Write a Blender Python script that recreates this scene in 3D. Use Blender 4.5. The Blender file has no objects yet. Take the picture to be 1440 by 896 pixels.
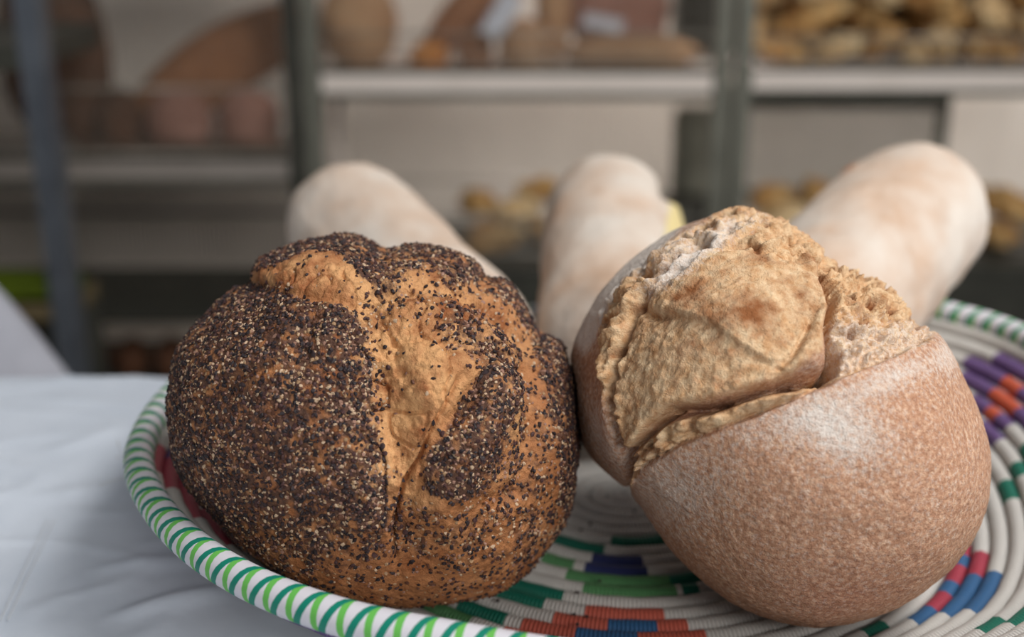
import bpy, bmesh, math, random
import numpy as np
from mathutils import Vector, Matrix
random.seed(7); RNG = np.random.default_rng(11)
SC = bpy.context.scene; COL = SC.collection

# ------------------------------------------------------------------ camera
F, PITCH, H = 1700.0, math.radians(18.67), 0.385       # focal length in px of the 1440x896 frame
SP, CP = math.sin(PITCH), math.cos(PITCH)
cam_d = bpy.data.cameras.new('camera'); cam = bpy.data.objects.new('camera', cam_d); COL.objects.link(cam)
cam.location = (0, 0, H); cam.rotation_euler = (math.pi/2 - PITCH, 0, 0)
cam_d.sensor_width = 36; cam_d.lens = 36*F/1440; cam_d.clip_start = 0.02
cam_d.dof.use_dof = True; cam_d.dof.focus_distance = 0.60; cam_d.dof.aperture_fstop = 3.2
SC.camera = cam
EYE = np.array([0, 0, H])

def ray(px, py):
    u = (px-720)/F; v = (py-448)/F
    return np.array([u, CP - v*SP, -(SP + v*CP)])
def at(px, py, Y):                                      # world point on the plane y = Y
    d = ray(px, py); return EYE + d*(Y/d[1])
def atd(px, py, d): return EYE + ray(px, py)*d          # world point at depth d
def proj(P):
    x = P[..., 0]; y = P[..., 1]; z = P[..., 2]-H
    d = y*CP - z*SP; u = y*SP + z*CP
    return 720 + F*x/d, 448 - F*u/d

# ------------------------------------------------------------------ noise
_perm = RNG.permutation(256); _perm = np.concatenate([_perm, _perm, _perm])
_grad = RNG.normal(size=(256, 3)); _grad /= np.linalg.norm(_grad, axis=1)[:, None]
def perlin(P):
    i = np.floor(P).astype(int); f = P - i; i &= 255
    w = f*f*f*(f*(f*6-15)+10); out = 0
    for dx in (0, 1):
        for dy in (0, 1):
            for dz in (0, 1):
                h = _perm[_perm[_perm[(i[:, 0]+dx) & 255] + ((i[:, 1]+dy) & 255)] + ((i[:, 2]+dz) & 255)]
                g = _grad[h]
                dot = g[:, 0]*(f[:, 0]-dx) + g[:, 1]*(f[:, 1]-dy) + g[:, 2]*(f[:, 2]-dz)
                ww = (w[:, 0] if dx else 1-w[:, 0])*(w[:, 1] if dy else 1-w[:, 1])*(w[:, 2] if dz else 1-w[:, 2])
                out = out + dot*ww
    return out*1.6
def fbm(P, s, o=3, gain=.5):
    r = 0; a = 1
    for k in range(o):
        r = r + a*perlin(P*s + 17.3*k); a *= gain; s *= 2.03
    return r
def sstep(a, b, x):
    t = np.clip((x-a)/(b-a), 0, 1); return t*t*(3-2*t)

# ------------------------------------------------------------------ helpers: objects
def props(o, label=None, cat=None, group=None, kind=None):
    if label: o['label'] = label
    if cat: o['category'] = cat
    if group: o['group'] = group
    if kind: o['kind'] = kind
    return o
def thing(name, loc, label, cat, group=None, rz=0):
    o = bpy.data.objects.new(name, None); COL.objects.link(o); o.location = loc; o.rotation_euler = (0, 0, rz)
    o.empty_display_size = .02
    return props(o, label, cat, group)
def mobj(name, V, Fc, mats, parent=None, smooth=True, mi=None, attrs=None, loc=None):
    me = bpy.data.meshes.new(name)
    V = np.asarray(V, float)
    if isinstance(Fc, np.ndarray):
        n, k = Fc.shape
        me.vertices.add(len(V)); me.vertices.foreach_set('co', V.ravel())
        me.loops.add(n*k); me.loops.foreach_set('vertex_index', Fc.ravel().astype(np.int32))
        me.polygons.add(n); me.polygons.foreach_set('loop_start', np.arange(0, n*k, k, dtype=np.int32))
        me.polygons.foreach_set('loop_total', np.full(n, k, np.int32))
        me.update(calc_edges=True)
    else:
        me.from_pydata([tuple(v) for v in V], [], Fc); me.update()
    for m in (mats if isinstance(mats, (list, tuple)) else [mats]): me.materials.append(m)
    n = len(me.polygons)
    me.polygons.foreach_set('use_smooth', np.full(n, bool(smooth)))
    if mi is not None: me.polygons.foreach_set('material_index', np.asarray(mi, np.int32))
    for k, v in (attrs or {}).items():
        a = me.attributes.new(k, 'FLOAT', 'POINT'); a.data.foreach_set('value', np.asarray(v, np.float32))
    me.validate()
    o = bpy.data.objects.new(name, me); COL.objects.link(o)
    if parent: o.parent = parent
    if loc is not None: o.location = loc
    return o
class MB:
    def __init__(s): s.V = []; s.F = []
    def add(s, V, Fc):
        b = len(s.V); s.V += [tuple(v) for v in V]; s.F += [tuple(i+b for i in f) for f in Fc]; return s
    def box(s, x0, x1, y0, y1, z0, z1, bev=0.0, M=None):
        if bev <= 0:
            V = [(x, y, z) for x in (x0, x1) for y in (y0, y1) for z in (z0, z1)]
            Fc = [(0, 1, 3, 2), (4, 6, 7, 5), (0, 4, 5, 1), (2, 3, 7, 6), (0, 2, 6, 4), (1, 5, 7, 3)]
        else:
            bm = bmesh.new(); bmesh.ops.create_cube(bm, size=1)
            for v in bm.verts: v.co = Vector(((x0+x1)/2+v.co.x*(x1-x0), (y0+y1)/2+v.co.y*(y1-y0), (z0+z1)/2+v.co.z*(z1-z0)))
            bmesh.ops.bevel(bm, geom=bm.edges[:], offset=bev, segments=2, affect='EDGES', profile=.7)
            bm.verts.index_update(); V = [tuple(v.co) for v in bm.verts]; Fc = [tuple(v.index for v in f.verts) for f in bm.faces]; bm.free()
        if M is not None: V = [tuple(M @ Vector(v)) for v in V]
        return s.add(V, Fc)
    def tube(s, pts, r, n=8, cap=True):
        pts = [Vector(p) for p in pts]; rs = r if isinstance(r, (list, tuple)) else [r]*len(pts)
        V = []; Fc = []; ref = None
        for i, p in enumerate(pts):
            t = (pts[min(i+1, len(pts)-1)]-pts[max(i-1, 0)]).normalized()
            if ref is None: ref = Vector((0, 0, 1)) if abs(t.z) < .9 else Vector((1, 0, 0))
            a = t.cross(ref).normalized(); b = t.cross(a); ref = b.cross(t)*1.0 if False else ref
            V += [p + (a*math.cos(q*2*math.pi/n) + b*math.sin(q*2*math.pi/n))*rs[i] for q in range(n)]
        for i in range(len(pts)-1):
            for q in range(n):
                Fc.append((i*n+q, i*n+(q+1) % n, (i+1)*n+(q+1) % n, (i+1)*n+q))
        if cap: Fc.append(tuple(range(n-1, -1, -1))); Fc.append(tuple((len(pts)-1)*n+q for q in range(n)))
        return s.add(V, Fc)
    def build(s, name, m, parent=None, smooth=False, org=(0, 0, 0), **k):
        V = np.array(s.V) - np.array(org)
        return mobj(name, V, s.F, m, parent, smooth, **k)
_ico = {}
def ico(n):
    if n not in _ico:
        bm = bmesh.new(); bmesh.ops.create_icosphere(bm, subdivisions=n, radius=1)
        bm.verts.index_update()
        _ico[n] = (np.array([v.co[:] for v in bm.verts]), np.array([[v.index for v in f.verts] for f in bm.faces])); bm.free()
    V, Fc = _ico[n]; return V.copy(), Fc.copy()

# ------------------------------------------------------------------ helpers: materials
def lin(h):
    c = [int(h[i:i+2], 16)/255 for i in (0, 2, 4)]
    return tuple(((x+.055)/1.055)**2.4 if x > .04045 else x/12.92 for x in c) + (1,)
def M(name, cols, scale=40, rough=.8, detail=4, bumps=(), layers=(), metal=0, spec=.3, sss=0, stretch=None):
    """cols: [(pos, hex)...] over a noise; layers: [(attribute, hex, noise scale, noise amount, sharpness)]; bumps: [(scale, distance, detail)]"""
    m = bpy.data.materials.new(name); m.use_nodes = True; nt = m.node_tree; N = nt.nodes; L = nt.links
    b = N['Principled BSDF']; b.inputs['Roughness'].default_value = rough; b.inputs['Metallic'].default_value = metal
    b.inputs['Specular IOR Level'].default_value = spec
    tc = N.new('ShaderNodeTexCoord'); src = tc.outputs['Object']
    if stretch:
        mp = N.new('ShaderNodeMapping'); mp.inputs['Scale'].default_value = stretch; L.new(src, mp.inputs[0]); src = mp.outputs[0]
    def noise(s, d=4, r=.55):
        n = N.new('ShaderNodeTexNoise'); n.inputs['Scale'].default_value = s; n.inputs['Detail'].default_value = d
        n.inputs['Roughness'].default_value = r; L.new(src, n.inputs['Vector']); return n.outputs['Fac']
    if isinstance(cols, str): cols = [(0, cols)]
    if len(cols) == 1:
        rgb = N.new('ShaderNodeRGB'); rgb.outputs[0].default_value = lin(cols[0][1]); c = rgb.outputs[0]
    else:
        rp = N.new('ShaderNodeValToRGB'); e = rp.color_ramp.elements
        while len(e) < len(cols): e.new(.5)
        for k, (p, h) in enumerate(cols): e[k].position = p; e[k].color = lin(h)
        L.new(noise(scale, detail, .62), rp.inputs[0]); c = rp.outputs[0]
    for (an, hx, ns, na, sh) in layers:
        a = N.new('ShaderNodeAttribute'); a.attribute_name = an
        n = noise(ns, 5, .65)
        m1 = N.new('ShaderNodeMath'); m1.operation = 'MULTIPLY_ADD'; L.new(n, m1.inputs[0]); m1.inputs[1].default_value = 2*na; m1.inputs[2].default_value = -na
        m2 = N.new('ShaderNodeMath'); m2.operation = 'ADD'; L.new(a.outputs['Fac'], m2.inputs[0]); L.new(m1.outputs[0], m2.inputs[1])
        mr = N.new('ShaderNodeMapRange'); mr.inputs[1].default_value = .5-.5/sh; mr.inputs[2].default_value = .5+.5/sh; L.new(m2.outputs[0], mr.inputs[0])
        # nothing where the attribute is zero
        m3 = N.new('ShaderNodeMath'); m3.operation = 'MULTIPLY'; m3.use_clamp = True
        m4 = N.new('ShaderNodeMath'); m4.operation = 'MULTIPLY'; m4.use_clamp = True; m4.inputs[1].default_value = 6; L.new(a.outputs['Fac'], m4.inputs[0])
        L.new(mr.outputs[0], m3.inputs[0]); L.new(m4.outputs[0], m3.inputs[1])
        mx = N.new('ShaderNodeMix'); mx.data_type = 'RGBA'; L.new(m3.outputs[0], mx.inputs[0]); L.new(c, mx.inputs[6]); mx.inputs[7].default_value = lin(hx); c = mx.outputs[2]
    L.new(c, b.inputs['Base Color'])
    prev = None
    for (s, dist, d) in bumps:
        bp = N.new('ShaderNodeBump'); bp.inputs['Strength'].default_value = 1; bp.inputs['Distance'].default_value = dist
        L.new(noise(s, d), bp.inputs['Height'])
        if prev: L.new(prev, bp.inputs['Normal'])
        prev = bp.outputs[0]
    if prev: L.new(prev, b.inputs['Normal'])
    if sss:
        b.inputs['Subsurface Weight'].default_value = sss; b.inputs['Subsurface Radius'].default_value = (.004, .002, .001); b.inputs['Subsurface Scale'].default_value = 1
    return m

# ------------------------------------------------------------------ room
FLOOR, WALLY = -0.76, 3.15
mt_wall = M('plaster', [(.35, 'ded5ca'), (.65, 'e8dfd4')], 3, .85)
mt_floor = M('floor_tile', [(.3, '5f5a54'), (.7, '77716a')], 6, .6)
props(MB().box(-3.2, 3.4, WALLY, WALLY+.12, FLOOR, 2.2).build('wall_back', mt_wall), kind='structure')
props(MB().box(-3.32, -3.2, -1.8, WALLY+.12, FLOOR, 2.2).build('wall_left', mt_wall), kind='structure')
props(MB().box(-3.32, 3.4, -1.8, WALLY+.12, FLOOR-.1, FLOOR).build('floor', mt_floor), kind='structure')

# ------------------------------------------------------------------ table and cloth
CLOTH = -0.0072
mt_wood = M('table_wood', [(.3, '6d5138'), (.7, '8a6a4b')], 8, .6)
T0, T1, TX0, TX1 = 0.10, 1.002, -1.05, 1.25
tb = thing('table', (0, .54, FLOOR), 'table hidden under the white cloth', 'table')
o = (0, .54, FLOOR)
MB().box(TX0, TX1, T0, T1, CLOTH-.034, CLOTH-.004, .004).build('tabletop', mt_wood, tb, org=o)
for sx in (TX0+.06, TX1-.12):
    for sy in (T0+.05, T1-.11):
        MB().box(sx, sx+.06, sy, sy+.06, FLOOR+.0006, CLOTH-.034, .004).build('leg', mt_wood, tb, org=o)
nx, ny = 420, 330
xs = np.linspace(TX0-.02, TX1+.02, nx); vs = np.linspace(-.16, 1.19, ny)       # v runs over the top and down both long sides
X, Vv = np.meshgrid(xs, vs, indexing='ij')
Y = np.clip(Vv, T0-.012, T1+.008); over = np.maximum(Vv-(T1-.004), 0) + np.maximum((T0+.0)-Vv, 0)
Z = CLOTH - over
sag = np.maximum(over, 0)
Yo = Y + np.where(Vv > .5, 1, -1)*np.minimum(sag, .03)*.35 + np.where(over > .02, .010*np.sin(X*26)*np.minimum(over/.15, 1), 0)
P3 = np.stack([X, Vv, 0*X], -1).reshape(-1, 3)
wr = fbm(P3*np.array([1, 1, 1]), 5, 2)*.0016 + (1-np.abs(perlin(P3*np.array([9, 16, 1])+3.3)))**10*.0022
def foldline(x0, y0, x1, y1, w, a):
    dx, dy = x1-x0, y1-y0; LL = dx*dx+dy*dy
    t = np.clip(((P3[:, 0]-x0)*dx+(P3[:, 1]-y0)*dy)/LL, 0, 1)
    bend = .012*np.sin(t*3.1)
    d = np.hypot(P3[:, 0]-x0-t*dx+bend*dy, P3[:, 1]-y0-t*dy-bend*dx)
    return a*np.exp(-(d/w)**2)*np.sin(np.pi*np.clip(t*.94+.03, 0, 1))
def gpt(px, py):
    r = ray(px, py); return (EYE + r*((CLOTH-H)/r[2]))[:2]
for (a, b, w, am) in [((190, 770), (370, 745), .006, .0035), ((130, 800), (330, 790), .007, .0035), ((230, 720), (300, 800), .009, .003), ((330, 800), (420, 880), .008, .004),
                      ((60, 640), (180, 600), .010, .002), ((20, 700), (200, 690), .012, .0018), ((150, 870), (340, 830), .008, .004), ((30, 560), (210, 575), .012, .002)]:
    p, q = gpt(*a), gpt(*b); wr = wr + foldline(p[0], p[1], q[0], q[1], w*.8, am*1.5)
wr = wr.reshape(X.shape)*np.where(over > 0, .3, 1)*sstep(.20, .27, np.hypot(X-.0763, Y-.7493)*1.0)
Z = Z + wr*1.0
V = np.stack([X, Yo, Z], -1).reshape(-1, 3)
I = np.arange(nx*ny).reshape(nx, ny)
Fq = np.stack([I[:-1, :-1], I[1:, :-1], I[1:, 1:], I[:-1, 1:]], -1).reshape(-1, 4)
mt_cloth = M('white_cotton', [(.35, 'c6ced9'), (.65, 'd0d7e1')], 9, .9, bumps=[(900, .0002, 2), (28, .0015, 3)], spec=.15)
cl = mobj('tablecloth', V - np.array([0, .54, CLOTH]), Fq, mt_cloth, None, True, loc=(0, .54, CLOTH))
props(cl, 'white cotton tablecloth with soft creases spread under the woven tray', 'tablecloth')
hs = MB()
p, q = gpt(8, 875), gpt(72, 738)
for k in range(34):
    t = k/33; c = p + (q-p)*t
    for s in (-.0022, .0022):
        hs.tube([(c[0]+s, c[1]-.0012, CLOTH+.0026), (c[0]+s, c[1]+.0012, CLOTH+.0030)], .00055, 6)
hs.build('hem_stitching', M('white_thread', 'c9cdd2', rough=.8), cl, True, org=(0, .54, CLOTH))

# ------------------------------------------------------------------ coiled tray
CX, CY = .0763, .7493
R0, R, ZR, CP_ = .19, .30, .0875, .0118
KT = np.radians([-180, -169, -160, -132, -120, -109, -90, -65, -40, -15, 0, 15, 23, 31, 45, 62, 80, 105, 130, 155, 180])
KW = np.array([.0, .026, .046, .051, .043, .023, .02, .045, .06, .04, .05, .07, .072, .03, .02, .02, .02, .02, .01, 0, 0])
KH = np.array([.87, .87, .87, .87, .87, .87, .83, .65, .5, .75, .9, .915, .915, .915, .88, .7, .42, .32, .5, .8, .87])
_tt = np.linspace(-np.pi, np.pi, 721)
def _per(kv):
    v = np.interp(_tt, KT, kv); v = v[:-1]
    k = np.exp(-(np.arange(-30, 31)/8.)**2); k /= k.sum()
    w = np.convolve(np.concatenate([v[-30:], v, v[:30]]), k, 'valid'); return np.append(w, w[0])
_w, _h = _per(KW), _per(KH)
def wrap(th): return (np.asarray(th)+np.pi) % (2*np.pi)-np.pi
def tray(r, th):
    th = wrap(th); t = np.maximum(0, (r-R0)/(R-R0))
    rr = r*(1+np.interp(th, _tt, _w)*(r/R)**3)
    return CX+rr*np.cos(th), CY+rr*np.sin(th), ZR*t**1.6*np.interp(th, _tt, _h)
def tray_height(x, y):
    th = np.arctan2(y-CY, x-CX); rr = np.hypot(x-CX, y-CY); r = rr.copy()
    for _ in range(5): r = rr/(1+np.interp(th, _tt, _w)*(r/R)**3)
    t = np.maximum(0, (np.minimum(r, R+.01)-R0)/(R-R0))
    return np.where(r > R+.012, -1, ZR*t**1.6*np.interp(th, _tt, _h))
rs_ = np.linspace(0, R, 3000); zs_ = ZR*np.maximum(0, (rs_-R0)/(R-R0))**1.6
s_ = np.concatenate([[0], np.cumsum(np.hypot(np.diff(rs_), np.diff(zs_)))])
yarn = {'white': 'cbc7c1', 'teal': '0f6b57', 'green': '568c5a', 'navy': '2c3566', 'salmon': 'c4614f', 'red': 'a83a4c', 'purple': '684d80', 'blue': '34628f', 'orange': 'c9583a'}
YN = list(yarn)
def yarn_mat(name, hx):
    m = M(name, [(.3, hx), (.7, hx)], 60, .55, spec=.35)
    nt = m.node_tree; N = nt.nodes; L = nt.links; b = N['Principled BSDF']
    a = N.new('ShaderNodeAttribute'); a.attribute_name = 'stitch'
    mu = N.new('ShaderNodeMath'); mu.operation = 'MULTIPLY'; mu.inputs[1].default_value = math.pi; L.new(a.outputs['Fac'], mu.inputs[0])
    si = N.new('ShaderNodeMath'); si.operation = 'SINE'; L.new(mu.outputs[0], si.inputs[0])
    ab = N.new('ShaderNodeMath'); ab.operation = 'ABSOLUTE'; L.new(si.outputs[0], ab.inputs[0])
    po = N.new('ShaderNodeMath'); po.operation = 'POWER'; po.inputs[1].default_value = .6; L.new(ab.outputs[0], po.inputs[0])
    bp = N.new('ShaderNodeBump'); bp.inputs['Distance'].default_value = .0011; bp.inputs['Strength'].default_value = .9
    L.new(po.outputs[0], bp.inputs['Height']); L.new(bp.outputs[0], b.inputs['Normal'])
    return m
ymats = [yarn_mat('yarn_'+k, v) for k, v in yarn.items()]
SEG = []
def seg(rings, a, b, c):
    for r in (rings if isinstance(rings, (list, tuple)) else [rings]): SEG.append((r, a, b, YN.index(c)))
for turn in (0, 120, -120):                              # the star motif round the middle repeats three times
    t = turn
    seg(6, -129+t, -122+t, 'teal'); seg(6, -115.5+t, -104+t, 'teal'); seg(5, -101+t, -72+t, 'teal'); seg(6, -121+t, -116+t, 'teal')
    seg((7, 8), -108+t, -87+t, 'navy'); seg(8, -123+t, -111+t, 'green'); seg(9, -112+t, -100+t, 'green'); seg((9, 10), -106+t, -81+t, 'green'); seg(9, -80+t, -70+t, 'teal')
    seg((11,), -126+t, -109+t, 'teal'); seg((12,), -127+t, -112+t, 'teal'); seg(14, -128+t, -117+t, 'teal'); seg(15, -134+t, -122+t, 'green')
    seg(12, -103+t, -86+t, 'salmon'); seg(13, -109+t, -98+t, 'salmon'); seg(13, -98+t, -88+t, 'blue'); seg(13, -88+t, -82+t, 'salmon')
    seg(14, -114+t, -104+t, 'salmon'); seg(14, -104+t, -92+t, 'blue'); seg(14, -92+t, -80+t, 'salmon'); seg(15, -116+t, -108+t, 'salmon'); seg(15, -108+t, -95+t, 'blue'); seg(10, -79+t, -74+t, 'teal')
for t in (0, 90, 180):
    seg(18, -49+t, -43+t, 'blue'); seg(18, -43+t, -38+t, 'red'); seg(18, -38+t, -34.5+t, 'blue'); seg(18, -34.5+t, -29+t, 'red'); seg(18, -29+t, -25+t, 'blue'); seg(18, -25+t, -22+t, 'red')
    seg(19, -45+t, -32+t, 'blue'); seg(19, -32+t, -25+t, 'red'); seg(20, -43+t, -31+t, 'blue'); seg(17, -56+t, -51+t, 'teal')
    seg(22, -50+t, -45+t, 'teal'); seg(23, -47+t, -42+t, 'teal')
for t in (0, 180, 100, -80):
    seg(26, -16+t, 19+t, 'purple'); seg(25, -10+t, 23+t, 'purple'); seg(24, -6+t, 21+t, 'purple'); seg(23, 5+t, 16+t, 'purple'); seg(22, 3+t, 10+t, 'purple')
    seg(25, 10+t, 14+t, 'orange'); seg(24, 6.5+t, 14+t, 'orange'); seg(23, 8.2+t, 11.5+t, 'orange')
    seg(24, -10+t, -6.5+t, 'teal'); seg(23, -6+t, -1+t, 'teal'); seg(22, -8+t, -3.5+t, 'teal'); seg(21, -12+t, -7+t, 'teal')
seg(27, -166, -159, 'red'); seg(26, -165, -157, 'red'); seg(25, -162, -151, 'red'); seg(24, -156, -146, 'red'); seg(26, 174, 180, 'red')
seg((26, 27), -126, -109, 'purple')
TR = thing('coiled_basket_tray', (CX, CY, 0), 'round shallow coiled basket tray of white cord with coloured wrapped motifs and striped rim', 'basket')
VV = []; FF = []; MI = []; ST = []; base = 0; NT = 10
nring = 28
for k in range(nring):
    sc = (k+.5)*CP_; r = float(np.interp(sc, s_, rs_))
    n = max(36, int(2*math.pi*r/.0034)); th = np.linspace(-np.pi, np.pi, n+1)
    cx_, cy_, cz_ = tray(r, th)
    x2, y2, z2 = tray(r+.001, th); tn = np.stack([x2-cx_, y2-cy_, z2-cz_], -1); tn /= np.linalg.norm(tn, axis=1)[:, None]
    tg = np.stack([np.gradient(cx_), np.gradient(cy_), np.gradient(cz_)], -1); tg /= np.linalg.norm(tg, axis=1)[:, None]
    nn = np.cross(tn, tg); nn *= np.sign(nn[:, 2:3])
    q = np.arange(NT)*2*np.pi/NT
    rad = .0061*(1+.03*np.sin(th*n/7+k)); rad[-1] = rad[0]
    ring = np.stack([cx_, cy_, cz_], -1)[:, None, :] + rad[:, None, None]*(np.cos(q)[None, :, None]*tn[:, None, :] + np.sin(q)[None, :, None]*nn[:, None, :])
    VV.append(ring.reshape(-1, 3)); ST.append(np.repeat(np.round(2*math.pi*r/.0024)*(th+np.pi)/(2*np.pi), NT))
    i, j = np.meshgrid(np.arange(n), np.arange(NT), indexing='ij'); j2 = (j+1) % NT
    FF.append(np.stack([base+i*NT+j, base+(i+1)*NT+j, base+(i+1)*NT+j2, base+i*NT+j2], -1).reshape(-1, 4))
    mid = np.degrees((th[:-1]+th[1:])/2); mi = np.zeros(n, int)
    for (rk, a, b, c) in SEG:
        if rk == k:
            w = (mid-(a+b)/2+180) % 360-180; mi[np.abs(w) <= (b-a)/2] = c
    MI.append(np.repeat(mi, NT)); base += (n+1)*NT
mobj('coil', np.concatenate(VV)-np.array([CX, CY, 0]), np.concatenate(FF), ymats, TR, True, np.concatenate(MI), {'stitch': np.concatenate(ST)})
# the striped rim
n = 900; th = np.linspace(-np.pi, np.pi, n+1); q = np.linspace(-.4, .6, 17)*2*np.pi
cx_, cy_, cz_ = tray(R, th); cz_ = cz_+.004
x2, y2, z2 = tray(R+.002, th)
rd = np.stack([np.cos(th), np.sin(th), 0*th], -1); up = np.array([0, 0, 1.])
V = np.stack([cx_, cy_, cz_], -1)[:, None, :] + .0088*(np.cos(q)[None, :, None]*rd[:, None, :] + np.sin(q)[None, :, None]*up)
i, j = np.meshgrid(np.arange(n), np.arange(16), indexing='ij')
Fq = np.stack([i*17+j, (i+1)*17+j, (i+1)*17+j+1, i*17+j+1], -1).reshape(-1, 4)
NREP = 142
ru = np.repeat((th+np.pi)/(2*np.pi)*NREP, 17)
rv = np.tile(q/(2*np.pi)-.36, n+1)
def rim_mat():
    m = M('rim_wrap', 'cfccd4', rough=.5, spec=.35); nt = m.node_tree; N = nt.nodes; L = nt.links; b = N['Principled BSDF']
    au = N.new('ShaderNodeAttribute'); au.attribute_name = 'along'; av = N.new('ShaderNodeAttribute'); av.attribute_name = 'around'
    def stripe(slope, off, wid):
        m1 = N.new('ShaderNodeMath'); m1.operation = 'MULTIPLY_ADD'; L.new(av.outputs['Fac'], m1.inputs[0]); m1.inputs[1].default_value = slope; L.new(au.outputs['Fac'], m1.inputs[2])
        m2 = N.new('ShaderNodeMath'); m2.operation = 'ADD'; L.new(m1.outputs[0], m2.inputs[0]); m2.inputs[1].default_value = off+100
        m3 = N.new('ShaderNodeMath'); m3.operation = 'FRACT'; L.new(m2.outputs[0], m3.inputs[0])
        m4 = N.new('ShaderNodeMath'); m4.operation = 'LESS_THAN'; L.new(m3.outputs[0], m4.inputs[0]); m4.inputs[1].default_value = wid; return m4.outputs[0]
    c = None
    for (sl, of, wi, hx) in ((.27, .0, .26, '66b552'), (-1.5, .0, .28, '0d7d68')):
        mx = N.new('ShaderNodeMix'); mx.data_type = 'RGBA'; L.new(stripe(sl, of, wi), mx.inputs[0]); mx.inputs[7].default_value = lin(hx)
        if c: L.new(c, mx.inputs[6])
        else: mx.inputs[6].default_value = lin('d3d0d6')
        c = mx.outputs[2]
    L.new(c, b.inputs['Base Color'])
    return m
mobj('rim', V.reshape(-1, 3)-np.array([CX, CY, 0]), Fq, rim_mat(), TR, True, attrs={'along': ru, 'around': rv})
fb = MB()
for (a, c_, d_) in [((212, 618), (172, 640), (165, 620)), ((208, 640), (185, 668), (140, 682)), ((206, 632), (180, 645), (163, 643))]:
    pts = [atd(a[0], a[1], .80), atd(c_[0], c_[1], .79), atd(d_[0], d_[1], .785)]
    fb.tube(pts, .00018, 5)
fb.build('loose_fibre', M('fibre', 'b9b2a6'), TR, True, org=(CX, CY, 0))

# ------------------------------------------------------------------ sculpting tools for the two round loaves
def polyline_d(U, Vp, pts):
    """distance (px) to a polyline and 0..1 position along it, and side sign"""
    best = np.full(U.shape, 1e9); tt = np.zeros(U.shape); sg = np.zeros(U.shape); n = len(pts)-1
    for k in range(n):
        (x0, y0), (x1, y1) = pts[k], pts[k+1]; dx, dy = x1-x0, y1-y0
        t = np.clip(((U-x0)*dx+(Vp-y0)*dy)/(dx*dx+dy*dy), 0, 1)
        d = np.hypot(U-x0-t*dx, Vp-y0-t*dy); m = d < best
        best[m] = d[m]; tt[m] = (k+t[m])/n; sg[m] = np.sign((U-x0)*dy-(Vp-y0)*dx)[m]
    return best, tt, sg
def poly_mask(U, Vp, pts, soft):
    inside = np.zeros(U.shape, bool); n = len(pts)
    for k in range(n):
        (x0, y0), (x1, y1) = pts[k], pts[(k+1) % n]
        c = ((y0 > Vp) != (y1 > Vp)); xi = (x1-x0)*(Vp-y0)/((y1-y0) if y1 != y0 else 1e-9)+x0
        inside ^= c & (U < xi)
    d, _, _ = polyline_d(U, Vp, list(pts)+[pts[0]])
    sd = np.where(inside, d, -d); return sstep(-soft, soft, sd)
def blob(U, Vp, x, y, rx, ry, ang=0):
    a = math.radians(ang); dx, dy = U-x, Vp-y
    p = (dx*math.cos(a)+dy*math.sin(a))/rx; q = (-dx*math.sin(a)+dy*math.cos(a))/ry
    return np.exp(-(p*p+q*q))
def line(U, Vp, pts, w, taper=True):
    d, t, s = polyline_d(U, Vp, pts); g = np.exp(-(d/w)**2)
    return g*(np.sin(np.pi*np.clip(t*.9+.05, 0, 1))**.5 if taper else 1)
def step_edge(U, Vp, pts, w, reach, side=1):
    """a lip: full height at the line on one side, easing off over reach px"""
    d, t, s = polyline_d(U, Vp, pts); sd = d*s*side
    return sstep(-w, w, sd)*np.exp(-(np.maximum(sd, 0)/reach)**2)*np.sin(np.pi*np.clip(t*.96+.02, 0, 1))**.5

def boule_base(C, centre_px, sil, depth_f, depth_b, sub=8, squash=.985, dense=.3):
    ef = EYE-C; ef /= np.linalg.norm(ef)
    er = np.array([1., 0, 0]); er -= ef*(er@ef); er /= np.linalg.norm(er); eu = np.cross(ef, er)
    phis = []; S = []
    for (px, py) in sil:
        d = ray(px, py); t = ((C-EYE)@ef)/(d@ef); o = EYE+d*t-C
        phis.append(math.atan2(o@eu, o@er)); S.append(math.hypot(o@eu, o@er)*squash)
    phis = np.array(phis); S = np.array(S); k = np.argsort(phis); phis = phis[k]; S = S[k]
    grid = np.linspace(-np.pi, np.pi, 1441)
    Sg = np.interp(grid, np.concatenate([phis-2*np.pi, phis, phis+2*np.pi]), np.tile(S, 3))
    kern = np.exp(-(np.arange(-12, 13)/3.5)**2); kern /= kern.sum()
    Sg = np.convolve(np.concatenate([Sg[-13:-1], Sg, Sg[1:13]]), kern, 'valid')
    Sm = np.convolve(np.concatenate([Sg[-121:-1], Sg, Sg[1:121]]), np.exp(-(np.arange(-120, 121)/50.)**2)/np.exp(-(np.arange(-120, 121)/50.)**2).sum(), 'valid')
    n, Fc = ico(sub)
    z = n[:, 2]; al = np.arccos(np.clip(z, -1, 1)); ph = np.arctan2(n[:, 1], n[:, 0])
    al = al - dense*np.sin(al)                              # denser towards the near side
    ss = np.interp(ph, grid, Sg); sm = np.interp(ph, grid, Sm)
    w = sstep(.5, 1.15, al)*sstep(2.6, 1.9, al)           # small lobes of the outline only near the outline
    s = sm + (ss-sm)*w
    dep = np.where(np.cos(al) > 0, depth_f, depth_b)
    e = .93                                               # slightly boxy section, like risen dough
    sa = np.sin(al)**e; ca = np.sign(np.cos(al))*np.abs(np.cos(al))
    P = C + (s*sa*np.cos(ph))[:, None]*er + (s*sa*np.sin(ph))[:, None]*eu + (dep*ca)[:, None]*ef
    return P, Fc, ef, er, eu
def normals(P, Fc):
    a = np.cross(P[Fc[:, 1]]-P[Fc[:, 0]], P[Fc[:, 2]]-P[Fc[:, 0]]); N = np.zeros_like(P)
    for k in range(3): np.add.at(N, Fc[:, k], a)
    return N/np.maximum(np.linalg.norm(N, axis=1), 1e-12)[:, None]
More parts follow.
